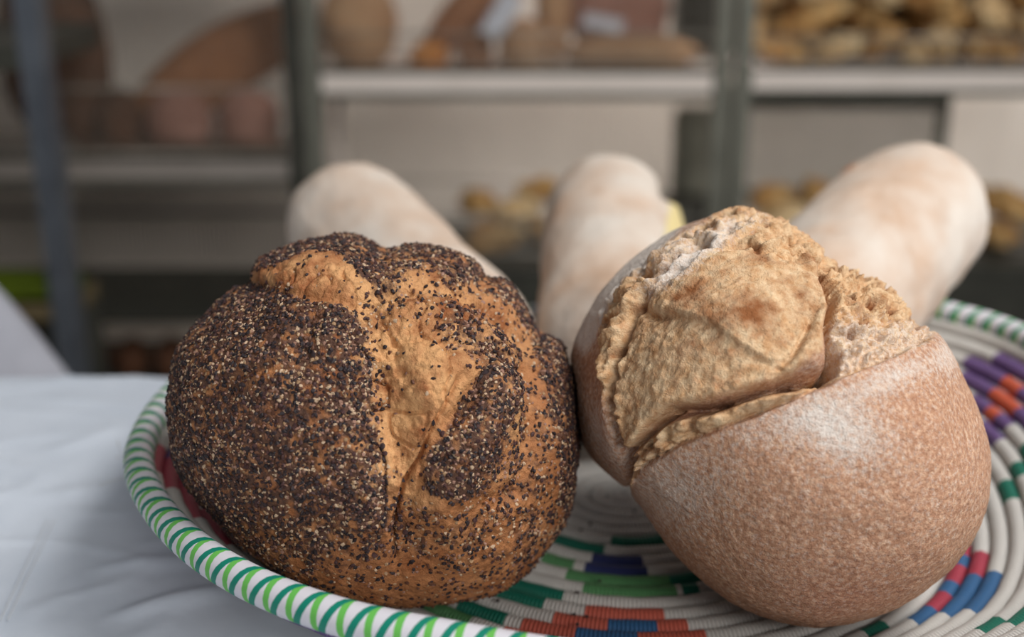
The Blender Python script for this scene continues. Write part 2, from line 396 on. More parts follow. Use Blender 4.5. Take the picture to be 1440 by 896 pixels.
def settle(P):                                            # rest on the tray: nothing below the coils
    fl = tray_height(P[:, 0], P[:, 1])+.0066
    d = P[:, 2]-fl; k = .006
    P[:, 2] = fl + np.where(d > 4*k, d, k*np.log1p(np.exp(np.clip(d/k, -60, 60)))*1.0)
    return P

# ------------------------------------------------------------------ seeded boule (left)
sil = [(240, 560), (243, 520), (252, 490), (270, 462), (300, 432), (330, 408), (350, 395), (362, 370), (385, 358), (420, 345), (455, 336), (485, 331), (505, 338), (525, 352), (545, 358), (560, 355), (590, 354), (620, 357), (650, 366), (668, 378), (678, 392), (690, 395), (705, 394), (722, 402), (733, 420), (742, 438), (750, 455), (765, 475), (780, 480), (788, 490), (790, 515), (797, 545), (805, 580), (812, 620), (813, 660), (806, 700), (792, 740), (765, 775), (735, 805), (700, 830), (655, 845), (610, 853), (560, 856), (500, 850), (450, 840), (400, 815), (350, 780), (310, 745), (280, 715), (258, 680), (245, 640), (240, 600)]
CL = atd(527, 593, .686)
P, Fc, ef, er, eu = boule_base(CL, (527, 593), sil, .112, .108)
N = normals(P, Fc); U, W = proj(P); fr = sstep(-.25, .15, N@ef)
crackL = [(640, 535), (618, 580), (604, 610), (592, 645), (570, 682), (560, 715), (552, 750), (556, 790)]
earlow = [(342, 398), (375, 402), (420, 412), (470, 415), (500, 425), (540, 412), (575, 408)]
D = 0*U
D += fr*(.0045*blob(U, W, 430, 375, 75, 22, -12) + .003*blob(U, W, 610, 380, 60, 26, 8))
D -= fr*.0045*line(U, W, earlow, 9)
D -= fr*.010*line(U, W, [(515, 425), (530, 470), (545, 530), (560, 600), (566, 660), (558, 715), (553, 770)], 34)
D += fr*.006*blob(U, W, 595, 530, 50, 32, -25)
D += fr*.0035*line(U, W, [(500, 545), (535, 505), (590, 495), (640, 510), (668, 530)], 13)
D -= fr*.006*line(U, W, [(672, 515), (666, 545), (648, 580), (622, 605)], 11)
D += fr*.009*line(U, W, [(695, 500), (690, 550), (672, 610), (648, 660), (625, 700)], 32)
D += fr*.005*step_edge(U, W, crackL, 2.5, 40, -1)
D -= fr*.007*line(U, W, crackL, 3.2)
D -= fr*.006*line(U, W, [(745, 500), (740, 560), (745, 620), (735, 690)], 16)
D += fr*.006*line(U, W, [(780, 485), (785, 540), (790, 600), (785, 680)], 20)
D += fr*.004*blob(U, W, 725, 570, 22, 45, 0)
D -= fr*.004*line(U, W, [(545, 410), (600, 405), (650, 415), (690, 440), (730, 470), (770, 500)], 10)
D += fr*.004*line(U, W, [(560, 440), (620, 425), (670, 450), (710, 490)], 18)
D -= fr*.0035*line(U, W, [(650, 470), (690, 495), (720, 520), (760, 525)], 8)
D -= fr*.004*blob(U, W, 715, 700, 20, 14, -30)
D += fr*.003*step_edge(U, W, [(300, 545), (340, 525), (400, 505), (430, 470)], 4, 24, 1)
D -= fr*.003*line(U, W, [(440, 440), (425, 490), (415, 520)], 14)
torn = np.clip(line(U, W, [(515, 430), (540, 500), (560, 590), (562, 680)], 46, False) + blob(U, W, 600, 520, 85, 60) + blob(U, W, 430, 390, 80, 20, -8) + blob(U, W, 650, 440, 110, 45, 25), 0, 1)*fr
D += .0035*fbm(P, 14, 2) + .0012*fbm(P, 55, 3)
D += torn*(.0022*fbm(P*np.array([1, 1, .5]), 110, 4, .6)) + .0007*fbm(P, 320, 2)
rid = 1-np.abs(perlin(P*np.array([60, 60, 38])+5))
D -= torn*.0030*sstep(.93, 1, rid)
P = settle(P + N*D[:, None]); N = normals(P, Fc); P0 = P.copy()
# where the seeds stuck
den = .45*np.ones_like(U)*(1-fr)
A = poly_mask(U, W, [(200, 600), (235, 480), (300, 425), (345, 396), (400, 404), (452, 425), (500, 436), (519, 470), (522, 520), (530, 600), (545, 650), (546, 720), (542, 790), (480, 830), (380, 830), (300, 770), (230, 700)], 11)
B = poly_mask(U, W, [(690, 490), (738, 515), (728, 560), (706, 640), (690, 690), (640, 705), (600, 690), (596, 650), (625, 610), (655, 560)], 9)
Cc = poly_mask(U, W, [(345, 385), (360, 360), (480, 320), (530, 348), (545, 400), (515, 398), (480, 362), (440, 358), (395, 372)], 6)
C2 = poly_mask(U, W, [(545, 345), (620, 345), (685, 385), (676, 400), (630, 402), (600, 380), (565, 390), (548, 380)], 7)
C3 = poly_mask(U, W, [(685, 385), (740, 395), (770, 470), (745, 462), (715, 425), (690, 412)], 7)
E_ = poly_mask(U, W, [(755, 470), (800, 470), (840, 650), (800, 760), (782, 690), (772, 600), (762, 540)], 8)
up = blob(U, W, 540, 395, 26, 50) *.55 + blob(U, W, 665, 455, 85, 46, 25)*.5 + line(U, W, [(500, 440), (528, 520), (520, 600)], 16)*.35 + blob(U, W, 700, 500, 40, 24, 20)*.45
low = sstep(690, 730, W)*sstep(845, 740, W)*.40 + sstep(735, 800, W)*.10
rt = poly_mask(U, W, [(700, 540), (765, 530), (790, 700), (700, 720)], 12)*.4
vary = (1+.35*fbm(P, 50, 2))*np.clip(1+.9*fbm(P+3, 170, 2), .25, 1.7)
Adn = A*.96*sstep(860, 690, W) ; Adn = Adn*(1-.62*blob(U, W, 365, 528, 62, 18, -18))*(1-.4*blob(U, W, 440, 640, 26, 40))
fronts = np.maximum.reduce([Adn, B*.9, Cc, C2*.75, C3*.7, E_*.88, up, low, rt, .02+0*U])
den = np.clip((fronts*fr + .4*(1-fr))*vary, .0, 1.0)
den[P[:, 2] < tray_height(P[:, 0], P[:, 1])+.014] = 0
pale = np.clip(torn*.95 + blob(U, W, 725, 580, 24, 60)*.8*fr + blob(U, W, 545, 600, 30, 80)*.5*fr, 0, 1)
crk = np.clip(line(U, W, crackL, 2.2)*1.0 + .6*line(U, W, [(500, 425), (520, 415), (545, 410)], 2), 0, 1)*fr
mt_seedcrust = M('seeded_crust', [(.28, '84552f'), (.5, 'ae7448'), (.72, 'c28a5c')], 38, .62, 6,
                 bumps=[(380, .0016, 5), (1500, .0006, 3)],
                 layers=[('pale', 'd6a16d', 60, .4, 1.3), ('browned', '95582f', 130, .7, 1.6), ('seedbed', '5a3d2f', 330, .5, 2.0)], spec=.35)
brown = np.clip(.22+.42*fbm(P,60,2)+.55*blob(U, W, 480, 520, 60, 60) + .5*blob(U, W, 640, 440, 70, 30) + .5*blob(U, W, 430, 395, 60, 16) + .45*blob(U, W, 580, 640, 18, 40), 0, .8)*fr
SB = thing('seeded_round_loaf', (CL[0], CL[1], 0), 'round crusty loaf covered in dark poppy seeds at left of the woven tray', 'bread')
og = np.array([CL[0], CL[1], 0])
mobj('crust', P-og, Fc, mt_seedcrust, SB, True, attrs={'pale': pale, 'browned': brown, 'seedbed': np.clip(den,0,1)*.9, })
def scatter(P, Fc, N, dens, count, rng):
    tri = P[Fc]; ar = np.linalg.norm(np.cross(tri[:, 1]-tri[:, 0], tri[:, 2]-tri[:, 0]), axis=1)
    w = ar*dens[Fc].mean(1); w /= w.sum()
    f = rng.choice(len(Fc), count, p=w); a, b = rng.random(count), rng.random(count); m = a+b > 1; a[m], b[m] = 1-a[m], 1-b[m]
    p = tri[f, 0]+(tri[f, 1]-tri[f, 0])*a[:, None]+(tri[f, 2]-tri[f, 0])*b[:, None]
    nn = N[Fc[f]].mean(1); nn /= np.linalg.norm(nn, axis=1)[:, None]; return p, nn
def grains(name, p, nn, rmin, rmax, flat, elong, mats, parent, org, rng, sub=1):
    n = len(p); b, bf = ico(sub)
    a = np.cross(nn, rng.normal(size=(n, 3))); a /= np.linalg.norm(a, axis=1)[:, None]; c = np.cross(nn, a)
    tilt = rng.normal(size=(n, 3))*.35; n2 = nn+tilt; n2 /= np.linalg.norm(n2, axis=1)[:, None]; a = a-(np.sum(a*n2, 1))[:, None]*n2; a /= np.linalg.norm(a, axis=1)[:, None]; c = np.cross(n2, a)
    r = (rmin+(rmax-rmin)*rng.random(n)); e = 1+elong*rng.random(n)
    b = b[None]*(1+.32*rng.normal(size=(n, len(b), 1)).clip(-1.2, 1.2))
    V = p[:, None, :]+nn[:, None, :]*(r*flat*.25)[:, None, None] + b[:, :, 0:1]*(r*e)[:, None, None]*a[:, None, :] + b[:, :, 1:2]*(r)[:, None, None]*c[:, None, :] + b[:, :, 2:3]*(r*flat)[:, None, None]*n2[:, None, :]
    Fq = (bf[None]+(np.arange(n)*b.shape[1])[:, None, None]).reshape(-1, 3)
    mi = np.repeat(rng.integers(0, len(mats), n), len(bf))
    return mobj(name, V.reshape(-1, 3)-org, Fq, mats, parent, False, mi)
sm = [M('poppy_slate', '352a2b', rough=.6, spec=.25), M('poppy_plum', '452e2c', rough=.6, spec=.25), M('poppy_brown', '5e3d2d', rough=.6, spec=.25), M('poppy_dark', '292123', rough=.55, spec=.3)]
fm = [M('fleck_cream', 'bba084', rough=.6), M('fleck_tan', '9c7c5c', rough=.6), M('fleck_rose', '94705f', rough=.6)]
p, nn = scatter(P, Fc, N, np.minimum(den,.95)**1.15+.014, 18500, RNG)
props(grains('poppy_seeds', p, nn, .0006, .00125, .75, .45, sm, SB, og, RNG), 'dark purple-brown poppy seeds', kind='stuff')
p, nn = scatter(P, Fc, N, den**1.1*(.5+.5*sstep(0, .3, fbm(P, 30, 2)+.2)), 14500, RNG)
props(grains('pale_flecks', p, nn, .0005, .0010, .5, .4, fm, SB, og, RNG), 'pale bran flecks among the seeds', kind='stuff')

from mathutils.bvhtree import BVHTree
LEFT = BVHTree.FromPolygons([Vector(v) for v in P], Fc.tolist())
# ------------------------------------------------------------------ split boule (right)
sil = [(802, 560), (803, 520), (812, 480), (830, 440), (855, 405), (885, 375), (920, 348), (955, 325), (990, 310), (1020, 303), (1042, 300), (1070, 307), (1095, 320), (1120, 336), (1143, 354), (1152, 366), (1180, 368), (1200, 375), (1220, 388), (1245, 402), (1258, 412), (1275, 430), (1295, 450), (1310, 463), (1325, 478), (1345, 505), (1362, 540), (1378, 580), (1387, 620), (1391, 660), (1390, 700), (1380, 735), (1365, 765), (1340, 800), (1300, 835), (1250, 862), (1200, 880), (1150, 887), (1100, 878), (1050, 858), (1000, 825), (960, 790), (930, 755), (905, 715), (885, 690), (850, 660), (830, 635), (815, 610)]
CR = atd(1097, 595, .680)
P, Fc, ef, er, eu = boule_base(CR, (1097, 595), sil, .116, .11, dense=.38)
N = normals(P, Fc); U, W = proj(P); fr = sstep(-.25, .1, N@ef)
lip = [(884, 692), (888, 670), (905, 655), (928, 641), (960, 623), (996, 608), (1065, 583), (1120, 561), (1175, 534), (1230, 512), (1272, 493), (1300, 478), (1312, 462)]
fiss = [(886, 672), (884, 640), (905, 620), (930, 595), (945, 580), (965, 578), (1000, 575), (1040, 560), (1080, 545), (1115, 540), (1150, 538), (1168, 522), (1170, 500), (1160, 475), (1166, 440), (1160, 405), (1140, 375)]
fiss2 = [(886, 650), (874, 600), (868, 560), (876, 510), (900, 450), (920, 425)]
dome = poly_mask(U, W, [(890, 640), (880, 560), (880, 500), (905, 440), (950, 405), (1010, 370), (1080, 365), (1140, 385), (1160, 440), (1150, 500), (1110, 530), (1040, 555), (960, 572), (920, 600)], 10)*fr
crumbR = poly_mask(U, W, [(1150, 365), (1200, 365), (1260, 405), (1320, 462), (1300, 485), (1230, 512), (1165, 535), (1168, 500), (1160, 450), (1165, 420), (1140, 380)], 6)*fr
band = poly_mask(U, W, [(884, 692), (884, 650), (925, 602), (1000, 577), (1100, 545), (1170, 520), (1230, 500), (1310, 462), (1300, 478), (1272, 493), (1175, 534), (1120, 561), (1065, 583), (996, 608), (960, 623), (905, 655)], 4)*fr
leftR = poly_mask(U, W, [(862, 560), (850, 500), (850, 445), (880, 400), (940, 350), (1010, 308), (1042, 298), (1100, 318), (1150, 358), (1140, 385), (1060, 362), (990, 380), (920, 425), (890, 470), (880, 540), (886, 620), (876, 620)], 9)*fr
rough_ = np.clip(crumbR + band + leftR, 0, 1)
D = 0*U
D += fr*(.010*blob(U, W, 1010, 470, 150, 110, -25))
D -= .004*sstep(0, 1, crumbR)
D += fr*.0028*step_edge(U, W, lip, 2.2, 60, -1)
D -= .0006*band; D += dome*.006*np.exp(-(polyline_d(U, W, fiss)[0]/26)**2)
D -= fr*(.017*line(U, W, [(925, 598), (950, 580), (1000, 577), (1020, 572)], 8) + .016*line(U, W, [(1000, 577), (1060, 556), (1110, 542)], 6) + .024*line(U, W, [(1098, 545), (1130, 536), (1158, 532), (1172, 516), (1171, 490)], 9)*1.15)
D -= fr*(.011*line(U, W, [(1170, 500), (1160, 470), (1167, 440), (1160, 410), (1140, 380)], 6) + .010*line(U, W, fiss[:5], 5) + .008*line(U, W, fiss2, 5))
D -= fr*.0035*line(U, W, lip, 2.6); D -= fr*.006*line(U, W, [(884, 690), (887, 665), (895, 645), (915, 628)], 4)
D += fr*.004*line(U, W, [(940, 590), (1000, 586), (1060, 568), (1110, 552)], 6)
D += fr*.006*blob(U, W, 1132, 505, 24, 22, -30)
D -= fr*.004*line(U, W, [(1085, 535), (1112, 505), (1128, 475), (1140, 450)], 5)
D += fr*(.0035*step_edge(U, W, [(905, 445), (960, 452), (1010, 470), (1050, 497), (1090, 520)], 4, 36, 1) + .003*blob(U, W, 1040, 450, 40, 24, 20))
D -= fr*.0045*line(U, W, [(912, 440), (925, 452), (945, 455)], 6)
D += fr*(.004*step_edge(U, W, [(925, 420), (960, 405), (1000, 370), (1020, 355)], 4, 26, -1))
D -= fr*.003*line(U, W, [(1000, 362), (1060, 360), (1110, 372), (1140, 400), (1150, 440)], 6)
D += fr*.004*line(U, W, [(868, 640), (862, 580), (866, 520), (885, 450), (930, 385)], 12)
# torn crumb: fibrous flakes and holes
flow = P@np.stack([er*.9+eu*.5, ef, eu*.9-er*.5], 1)
fl = fbm(flow*np.array([.45, 1, 1]), 150, 3, .6)
rid = 1-np.abs(perlin(flow*np.array([45, 90, 120])+2.2)); rid2 = 1-np.abs(perlin(flow*np.array([90, 200, 220])+9.2))
D += rough_*(.0022*fl + .0030*sstep(.6, 1, rid)+.0018*sstep(.55, 1, rid2) - .0030*sstep(.25, .6, perlin(flow*np.array([80, 150, 150])+4)))
hole = sstep(.30, .52, perlin(flow*np.array([75, 130, 130])+31.7))*np.clip(crumbR*sstep(505, 440, W)*1.3 + blob(U, W, 1110, 345, 45, 30) + .6*leftR, 0, 1)
for (x, y, rx, ry, a) in [(1232, 425, 9, 6, 30), (1258, 436, 5, 13, -25), (1222, 447, 5, 5, 0), (1294, 447, 6, 12, -40), (1190, 372, 14, 4, 15), (1216, 383, 7, 4, 30), (1200, 470, 4, 4, 0), (912, 396, 10, 5, -20), (1243, 470, 5, 4, 0), (1170, 425, 4, 10, 0)]:
    hole = np.maximum(hole, blob(U, W, x, y, rx*1.2, ry*1.2, a)*fr)
D -= .0062*hole
D += (1-rough_)*(.0018*fbm(P, 16, 2)+.0004*fbm(P, 90, 2)) + dome*((.0007*fbm(flow*np.array([.5,1,1]), 260, 3, .6)+.0005*fbm(flow*np.array([.35,1,1]), 60, 2))*(1+.8*fbm(P, 25, 2))+.0005*sstep(.7, 1, rid2)) + .00018*fbm(P, 420, 2)
P = settle(P+N*D[:, None])
for k in np.where(P[:, 0] < CL[0]+.135)[0]:               # soft crust gives way where it touches its neighbour
    co, nr, ix, dist = LEFT.find_nearest(Vector(P[k]))
    if co is not None:
        s_d = (Vector(P[k])-co).dot(nr)
        if dist < .03 and s_d < .0026: P[k] = co+nr*.0026
N2 = normals(P, Fc)
flour = np.clip(.5*blob(U, W, 1185, 610, 62, 42, 25) + .3*blob(U, W, 1120, 590, 80, 30, -15) + .45*crumbR*sstep(420, 470, W) + .75*poly_mask(U, W, [(800, 470), (830, 430), (900, 355), (960, 318), (930, 365), (880, 410), (850, 460), (825, 500)], 9)
                + .6*line(U, W, [(925, 420), (965, 395), (1000, 365), (1030, 330), (1070, 320)], 14) + .5*blob(U, W, 960, 365, 60, 30, -40) + .35*blob(U, W, 940, 690, 70, 60) + .4*blob(U, W, 1255, 530, 60, 20, -20) + .35*line(U, W, [(845, 560), (850, 610), (870, 650)], 20)
                + .35*blob(U, W, 1330, 500, 20, 30), 0, .85)*fr + .17*(1-dome)*(1-rough_)
crumb = np.clip(.85*rough_ + .75*dome, 0, 1)
baked = np.clip((.06+.45*fbm(flow,70,3))*np.clip(dome+rough_,0,1) +.4*blob(U, W, 1060, 460, 55, 34, 20) + .4*blob(U, W, 1000, 430, 70, 40, -30) + .6*hole + .35*blob(U, W, 1120, 400, 40, 30), 0, .9)*fr
mt_split = M('floured_crust', [(.26, '946850'), (.5, 'b78a6d'), (.72, 'd8b497')], 380, .78, 6,
             bumps=[(300, .0011, 5), (1100, .0007, 3)],
             layers=[('crumb', 'cfa57a', 140, .6, 1.2), ('crumbdeep', 'ab7c50', 230, .9, 1.5), ('crumbpale', 'e6cda8', 170, .9, 1.4), ('baked', '8a5632', 130, .45, 1.6), ('flour', 'd9cdc2', 420, .75, 1.6)], spec=.2)
og = np.array([CR[0], CR[1], 0])
SR = mobj('split_round_loaf', P-og, Fc, mt_split, None, True, attrs={'flour': flour, 'crumb': crumb, 'crumbdeep': .36*np.clip(dome+rough_, 0, 1), 'crumbpale': .33*np.clip(dome+rough_, 0, 1), 'baked': baked}, loc=og)
props(SR, 'round rustic loaf with torn split crown and floured tan crust at right of tray', 'bread')

# ------------------------------------------------------------------ long floured loaves behind
def long_loaf(name, A, B, ra, rb, seed, label, extra=None, par=None):
    A = np.array(A); B = np.array(B); ax = B-A; Ln = np.linalg.norm(ax); ax /= Ln
    up = np.array([0, 0, 1.]); sd = np.cross(ax, up); sd /= np.linalg.norm(sd); up = np.cross(sd, ax)
    n, Fc = ico(6)
    t = n[:, 2]                                            # -1 .. 1 along the loaf, ends rounded
    s = np.clip((np.arcsin(np.clip(t, -1, 1))/(np.pi/2)), -1, 1)
    body = np.sign(t)*np.maximum(np.abs(t)-0, 0)
    rr = ra+(rb-ra)*(t+1)/2; rr *= (1+.06*np.cos(t*2.2))/1.06
    hl = Ln/2
    pos = np.where(np.abs(t) < .5, t/.5*hl, np.sign(t)*hl)
    capv = np.where(np.abs(t) < .5, 1, np.sqrt(np.clip(1-((np.abs(t)-.5)/.5)**2, 0, 1)))
    capx = np.where(np.abs(t) < .5, 0, np.sign(t)*((np.abs(t)-.5)/.5)*np.where(t < 0, ra, rb)*.95)
    rad = np.hypot(n[:, 0], n[:, 1]); rad = np.maximum(rad, 1e-6)
    P = (A+B)/2+(pos+capx)[:, None]*ax+(n[:, 0]/rad*rr*capv)[:, None]*sd+(n[:, 1]/rad*rr*capv*.95)[:, None]*up
    N = normals(P, Fc); N *= np.sign(np.sum(N*(P-(A+B)/2), 1))[:, None]
    D = .004*fbm(P+seed, 12, 2)+.0008*fbm(P+seed, 60, 2)
    cr = np.zeros(len(P)); br = np.zeros(len(P))
    if extra: D, cr, br = extra(P, N, D, cr, br, proj(P))
    P = P+N*D[:, None]
    P = settle(P)
    th_ = np.arctan2(P[:, 1]-CY, P[:, 0]-CX); rr_ = np.hypot(P[:, 0]-CX, P[:, 1]-CY); rim_r = R*(1+np.interp(th_, _tt, _w)); rim_z = ZR*np.interp(th_, _tt, _h)+.0135
    P[:, 2] = np.where(np.abs(rr_-rim_r) < .0125, np.maximum(P[:, 2], rim_z), P[:, 2])
    fl_ = .62+.5*fbm(P+seed*2, 14, 3)
    o0 = np.array([A[0], A[1], 0])
    o = mobj(name, P-o0, Fc, mt_long, None, True, attrs={'flour': np.clip(fl_, 0.2, 1), 'cream': cr, 'baked': br}, loc=o0)
    return props(o, label, 'bread', 'long floured loaves at the back of the tray')
mt_long = M('dusted_crust', [(.3, 'b9977c'), (.7, 'c9ab93')], 25, .9, 5, bumps=[(150, .0008, 4)],
            layers=[('flour', 'd4c9bd', 40, .5, 1.1), ('baked', 'b5713f', 60, .2, 2), ('cream', 'ddcb95', 60, .15, 2)], spec=.1)
def ex_mid(P, N, D, cr, br, UV):
    U, W = UV; f = (N[:, 1] < .5)
    flap = poly_mask(U, W, [(940, 280), (955, 282), (985, 300), (985, 345), (930, 345)], 5)
    D = D - .010*line(U, W, [(935, 262), (948, 278), (962, 280)], 9)*1 + .004*flap; cr = flap*1.0
    return D, cr, br
def ex_right(P, N, D, cr, br, UV):
    U, W = UV
    g = line(U, W, [(1150, 262), (1175, 245), (1205, 232)], 7); return D+.004*g, cr, np.clip(g*1.2, 0, 1)
long_loaf('long_loaf', atd(652, 478, .90), atd(494, 318, 1.04), .056, .0575, 1.3, 'pale floured long loaf leaning behind the seeded round loaf, leftmost of three')
long_loaf('long_loaf', atd(862, 500, .89), atd(856, 305, 1.08), .0585, .060, 5.1, 'pale floured long loaf standing between the two round loaves, middle of three', ex_mid)
long_loaf('long_loaf', atd(1135, 460, .87), atd(1278, 305, 1.00), .062, .0655, 9.7, 'pale floured long loaf rising behind the split loaf, rightmost of three', ex_right)

# ------------------------------------------------------------------ seeds fallen on the tray
b, bf = ico(2)
sd0 = None
for (px, py) in [(843, 817), (812, 833), (807, 864), (825, 867), (817, 745), (830, 737), (812, 878), (892, 719), (700, 845)]:
    r = ray(px, py); z = .0078; q = EYE+r*((z-H)/r[2])
    if sd0 is None: sd0 = mobj('poppy_seed', b*np.array([.0012, .001, .0009]), bf, sm[0], None, True); s = sd0
    else: s = sd0.copy(); COL.objects.link(s)
    s.location = q; props(s, 'tiny dark poppy seed fallen onto the white coils of the tray', 'seed', 'poppy seeds fallen on the tray')

# ------------------------------------------------------------------ bread racks in the background
RY, RB = 2.45, 2.80                                        # front and back of the racks
mt_steel = M('grey_steel', [(.35, '6a6a60'), (.65, '7a7a6f')], 12, .45, metal=.3)
mt_pale = M('pale_shelf', [(.35, 'ddd2c8'), (.65, 'e6dbd2')], 6, .6)
mt_shadedshelf = M('shaded_shelf', [(.35, '8a827b'), (.65, '968e87')], 6, .6)  # left shelves: the weaker light on that side put into a darker colour
mt_wire = M('wire_grey', [(.4, '8f8a80'), (.6, 'a09a90')], 20, .4, metal=.4)
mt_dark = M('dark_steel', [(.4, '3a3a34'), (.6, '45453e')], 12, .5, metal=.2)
def X_(px, Y=RY, py=118): return at(px, py, Y)[0]
def Z_(py, Y=RY): return at(720, py, Y)[2]
def wire_panel(name, x0, x1, y, z0, z1, rails, parent, org, pitch=.0125, r=.0013, mat=None):
    m = MB(); n = int((x1-x0)/pitch)
    for k in range(n+1):
        x = x0+(x1-x0)*k/n; m.tube([(x, y, z0), (x, y, z1)], r, 4, False)
    for z in rails: m.tube([(x0, y-r*2, z), (x1, y-r*2, z)], r*2.4, 6)
    return m.build(name, mat or mt_wire, parent, True, org=org)
def rack(x0, x1, shelves, label, post_mat, top=1.05):
    o = (x0, RY, FLOOR); t = thing('bread_rack', o, label, 'rack', 'bread racks along the back wall')
    for x in (x0, x1):
        MB().box(x-.016, x+.016, RY-.018, RY+.018, FLOOR+.0006, top, .003).build('post', post_mat, t, org=o)
        MB().box(x-.010, x+.010, RB-.010, RB+.010, FLOOR+.0006, top, .003).build('post', mt_pale, t, org=o)
    for (z, th_, m) in shelves:
        MB().box(x0+.018, x1-.018, RY-.012, RB+.012, z-th_, z, .004).build('shelf', m, t, org=o)
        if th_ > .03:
            MB().box(x0+.018, x1-.018, RY+.004, RY+.030, z-th_-.016, z-th_, .002).build('lip_shadow_bar', mt_steel, t, org=o)  # shadow line below the shelf lip, made as a dark bar
            MB().box(x0+.018, x1-.018, RY-.006, RY+.002, z, z+.010, .001).build('dark_strip', mt_dark, t, org=o)  # thin dark strip along the front top of the shelf
    return t, o
zM, zMl = Z_(103), Z_(372)
XA, XB = X_(440), X_(1014)
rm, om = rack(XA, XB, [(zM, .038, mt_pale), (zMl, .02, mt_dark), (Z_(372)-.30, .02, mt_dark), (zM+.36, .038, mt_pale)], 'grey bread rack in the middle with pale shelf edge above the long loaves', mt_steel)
wire_panel('wire_front', XA+.02, XB-.02, RY-.02, zM, zM+.30, [zM+.015, zM+.04, zM+.078], rm, om)
wire_panel('wire_back', XA+.02, XB-.02, RB+.03, zMl, zM-.05, [zMl+.1, zM-.06], rm, om)
wire_panel('wire_front', XA+.02, XB-.02, RY-.02, zMl-.01, zMl+.11, [zMl+.03, zMl+.068, zMl+.105], rm, om)
MB().box(XA+.02, XB-.02, RY+.0, RY+.02, zMl-.28, zMl-.025, .003).build('kick_panel', mt_dark, rm, org=om)
MB().box(at(946, 200, RB-.04)[0], at(1006, 200, RB-.04)[0], RB-.06, RB-.04, zMl, Z_(150, RB-.04), .003).build('side_panel', M('olive_panel', [(.4, '8a8778'), (.6, '969384')], 9, .7), rm, org=om)
XC = X_(1048); XD = X_(1640)
zR = Z_(101)
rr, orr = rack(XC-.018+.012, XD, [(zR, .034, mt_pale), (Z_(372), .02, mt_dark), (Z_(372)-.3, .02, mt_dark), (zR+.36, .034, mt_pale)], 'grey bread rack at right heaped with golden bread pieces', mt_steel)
MB().box(XC+.02, XD-.02, RB-.018, RB-.008, zR+.001, zR+.27, .003).build('back_board', M('brown_board', [(.4, '4f3826'), (.6, '5d4430')], 10, .8), rr, org=orr)
wire_panel('wire_front', XC+.02, XD-.02, RY-.02, zR, zR+.075, [zR+.02, zR+.07], rr, orr, .02)
MB().box(XC+.02, XD-.02, RY+.0, RY+.02, zMl-.28, zMl-.025, .003).build('kick_panel', mt_dark, rr, org=orr)
xp0, xp1 = X_(1045), X_(1392)
wire_panel('wire_panel', xp0, xp1, RB-.10, zMl+.02, Z_(140), [zMl+.1], rr, orr, .011, .0033, mt_steel)
MB().box(xp0, xp1, RB-.12, RB-.09, Z_(152, RB-.1), Z_(134, RB-.1), .003).build('panel_rail', mt_steel, rr, org=orr)
MB().box(X_(1385), X_(1400), RB-.12, RB-.09, zMl, Z_(134, RB-.1), .003).build('panel_post', mt_steel, rr, org=orr)
XL0, XL1 = X_(-330), X_(431)
zL = Z_(226)
rl, ol = rack(XL0, XL1-.025, [(zL, .036, mt_shadedshelf), (zL-.33, .02, mt_dark), (zL-.52, .02, mt_dark), (zL+.44, .036, mt_shadedshelf)], 'dim bread rack at left holding dark brown loaves', mt_dark)
wire_panel('wire_front', XL0+.02, XL1-.045, RY-.02, zL, zL+.42, [zL+.02, zL+.15], rl, ol)
wire_panel('wire_back', XL0+.02, XL1-.045, RB+.03, zL-.33, zL-.05, [zL-.2], rl, ol, .011, .0026, mt_dark)

def lump_mesh(name, rx, ry, rz, seed, mat, nz=.12, sub=4, flat=.75):
    n, Fc = ico(sub); P = n*(1+nz*fbm(n+seed, 1.6, 3))[:, None]*np.array([rx, ry, rz]); lo = -flat*rz
    P[:, 2] = np.where(P[:, 2] < lo, lo+.15*(P[:, 2]-lo), P[:, 2]); P[:, 2] -= P[:, 2].min()
    return P, Fc
def lump(name, c, rx, ry, rz, seed, mat, label, cat, rot=(0, 0, 0), group=None, nz=.12, sub=4, flat=.75):
    P, Fc = lump_mesh(name, rx, ry, rz, seed, mat, nz, sub, flat)
    o = mobj(name, P, Fc, mat, None, True, loc=(c[0], c[1], c[2]+.0012)); o.rotation_euler = rot
    return props(o, label, cat, group)
mt_b1 = M('brown_bread', [(.3, '8a5a3a'), (.7, 'a9744e')], 18, .8, bumps=[(90, .002, 3)])
mt_b2 = M('pink_brown_bread', [(.3, '8f6354'), (.7, 'a97f6f')], 16, .85, bumps=[(90, .002, 3)])
mt_b3 = M('tan_bread', [(.3, 'b08460'), (.7, 'c7a078')], 16, .85, bumps=[(90, .002, 3)])
mt_b4 = M('dark_bread', [(.3, '4b3021'), (.7, '6a4630')], 12, .85, bumps=[(70, .003, 3)])
mt_g1 = M('golden_roll', [(.3, '946030'), (.55, 'c29a62'), (.75, 'e2c998')], 24, .75, bumps=[(120, .002, 3)])
mt_g2 = M('pale_roll', [(.3, 'b98f5c'), (.7, 'e4cfa4')], 24, .8, bumps=[(120, .002, 3)])
mt_or = M('orange_roll', [(.35, 'd08c40'), (.65, 'e58a1c')], 25, .7)
mt_card = M('white_card', 'c9cbd2', rough=.7)
def on(px, py, Y, z): p = at(px, py, Y); return (p[0], Y, z)
yf = RY+.12
lump('round_loaf', on(506, 60, yf+.03, zM), .082, .08, .092, 1, mt_b3, 'tan round loaf at left end of the middle rack shelf', 'bread', nz=.07, flat=.85)
lump('orange_bun', on(604, 60, yf-.02, zM), .042, .045, .028, 2, mt_or, 'small orange-topped bun beside the tan round loaf on shelf', 'bread')
tilt = (0, math.radians(-42), math.radians(8))
lump('long_brown_loaf', (X_(668, yf), yf+.03, zM+.016), .135, .045, .042, 3, mt_b1, 'brown long loaf leaning on the shelf left of the white card', 'bread', (0, math.radians(-48), 0), nz=.05)
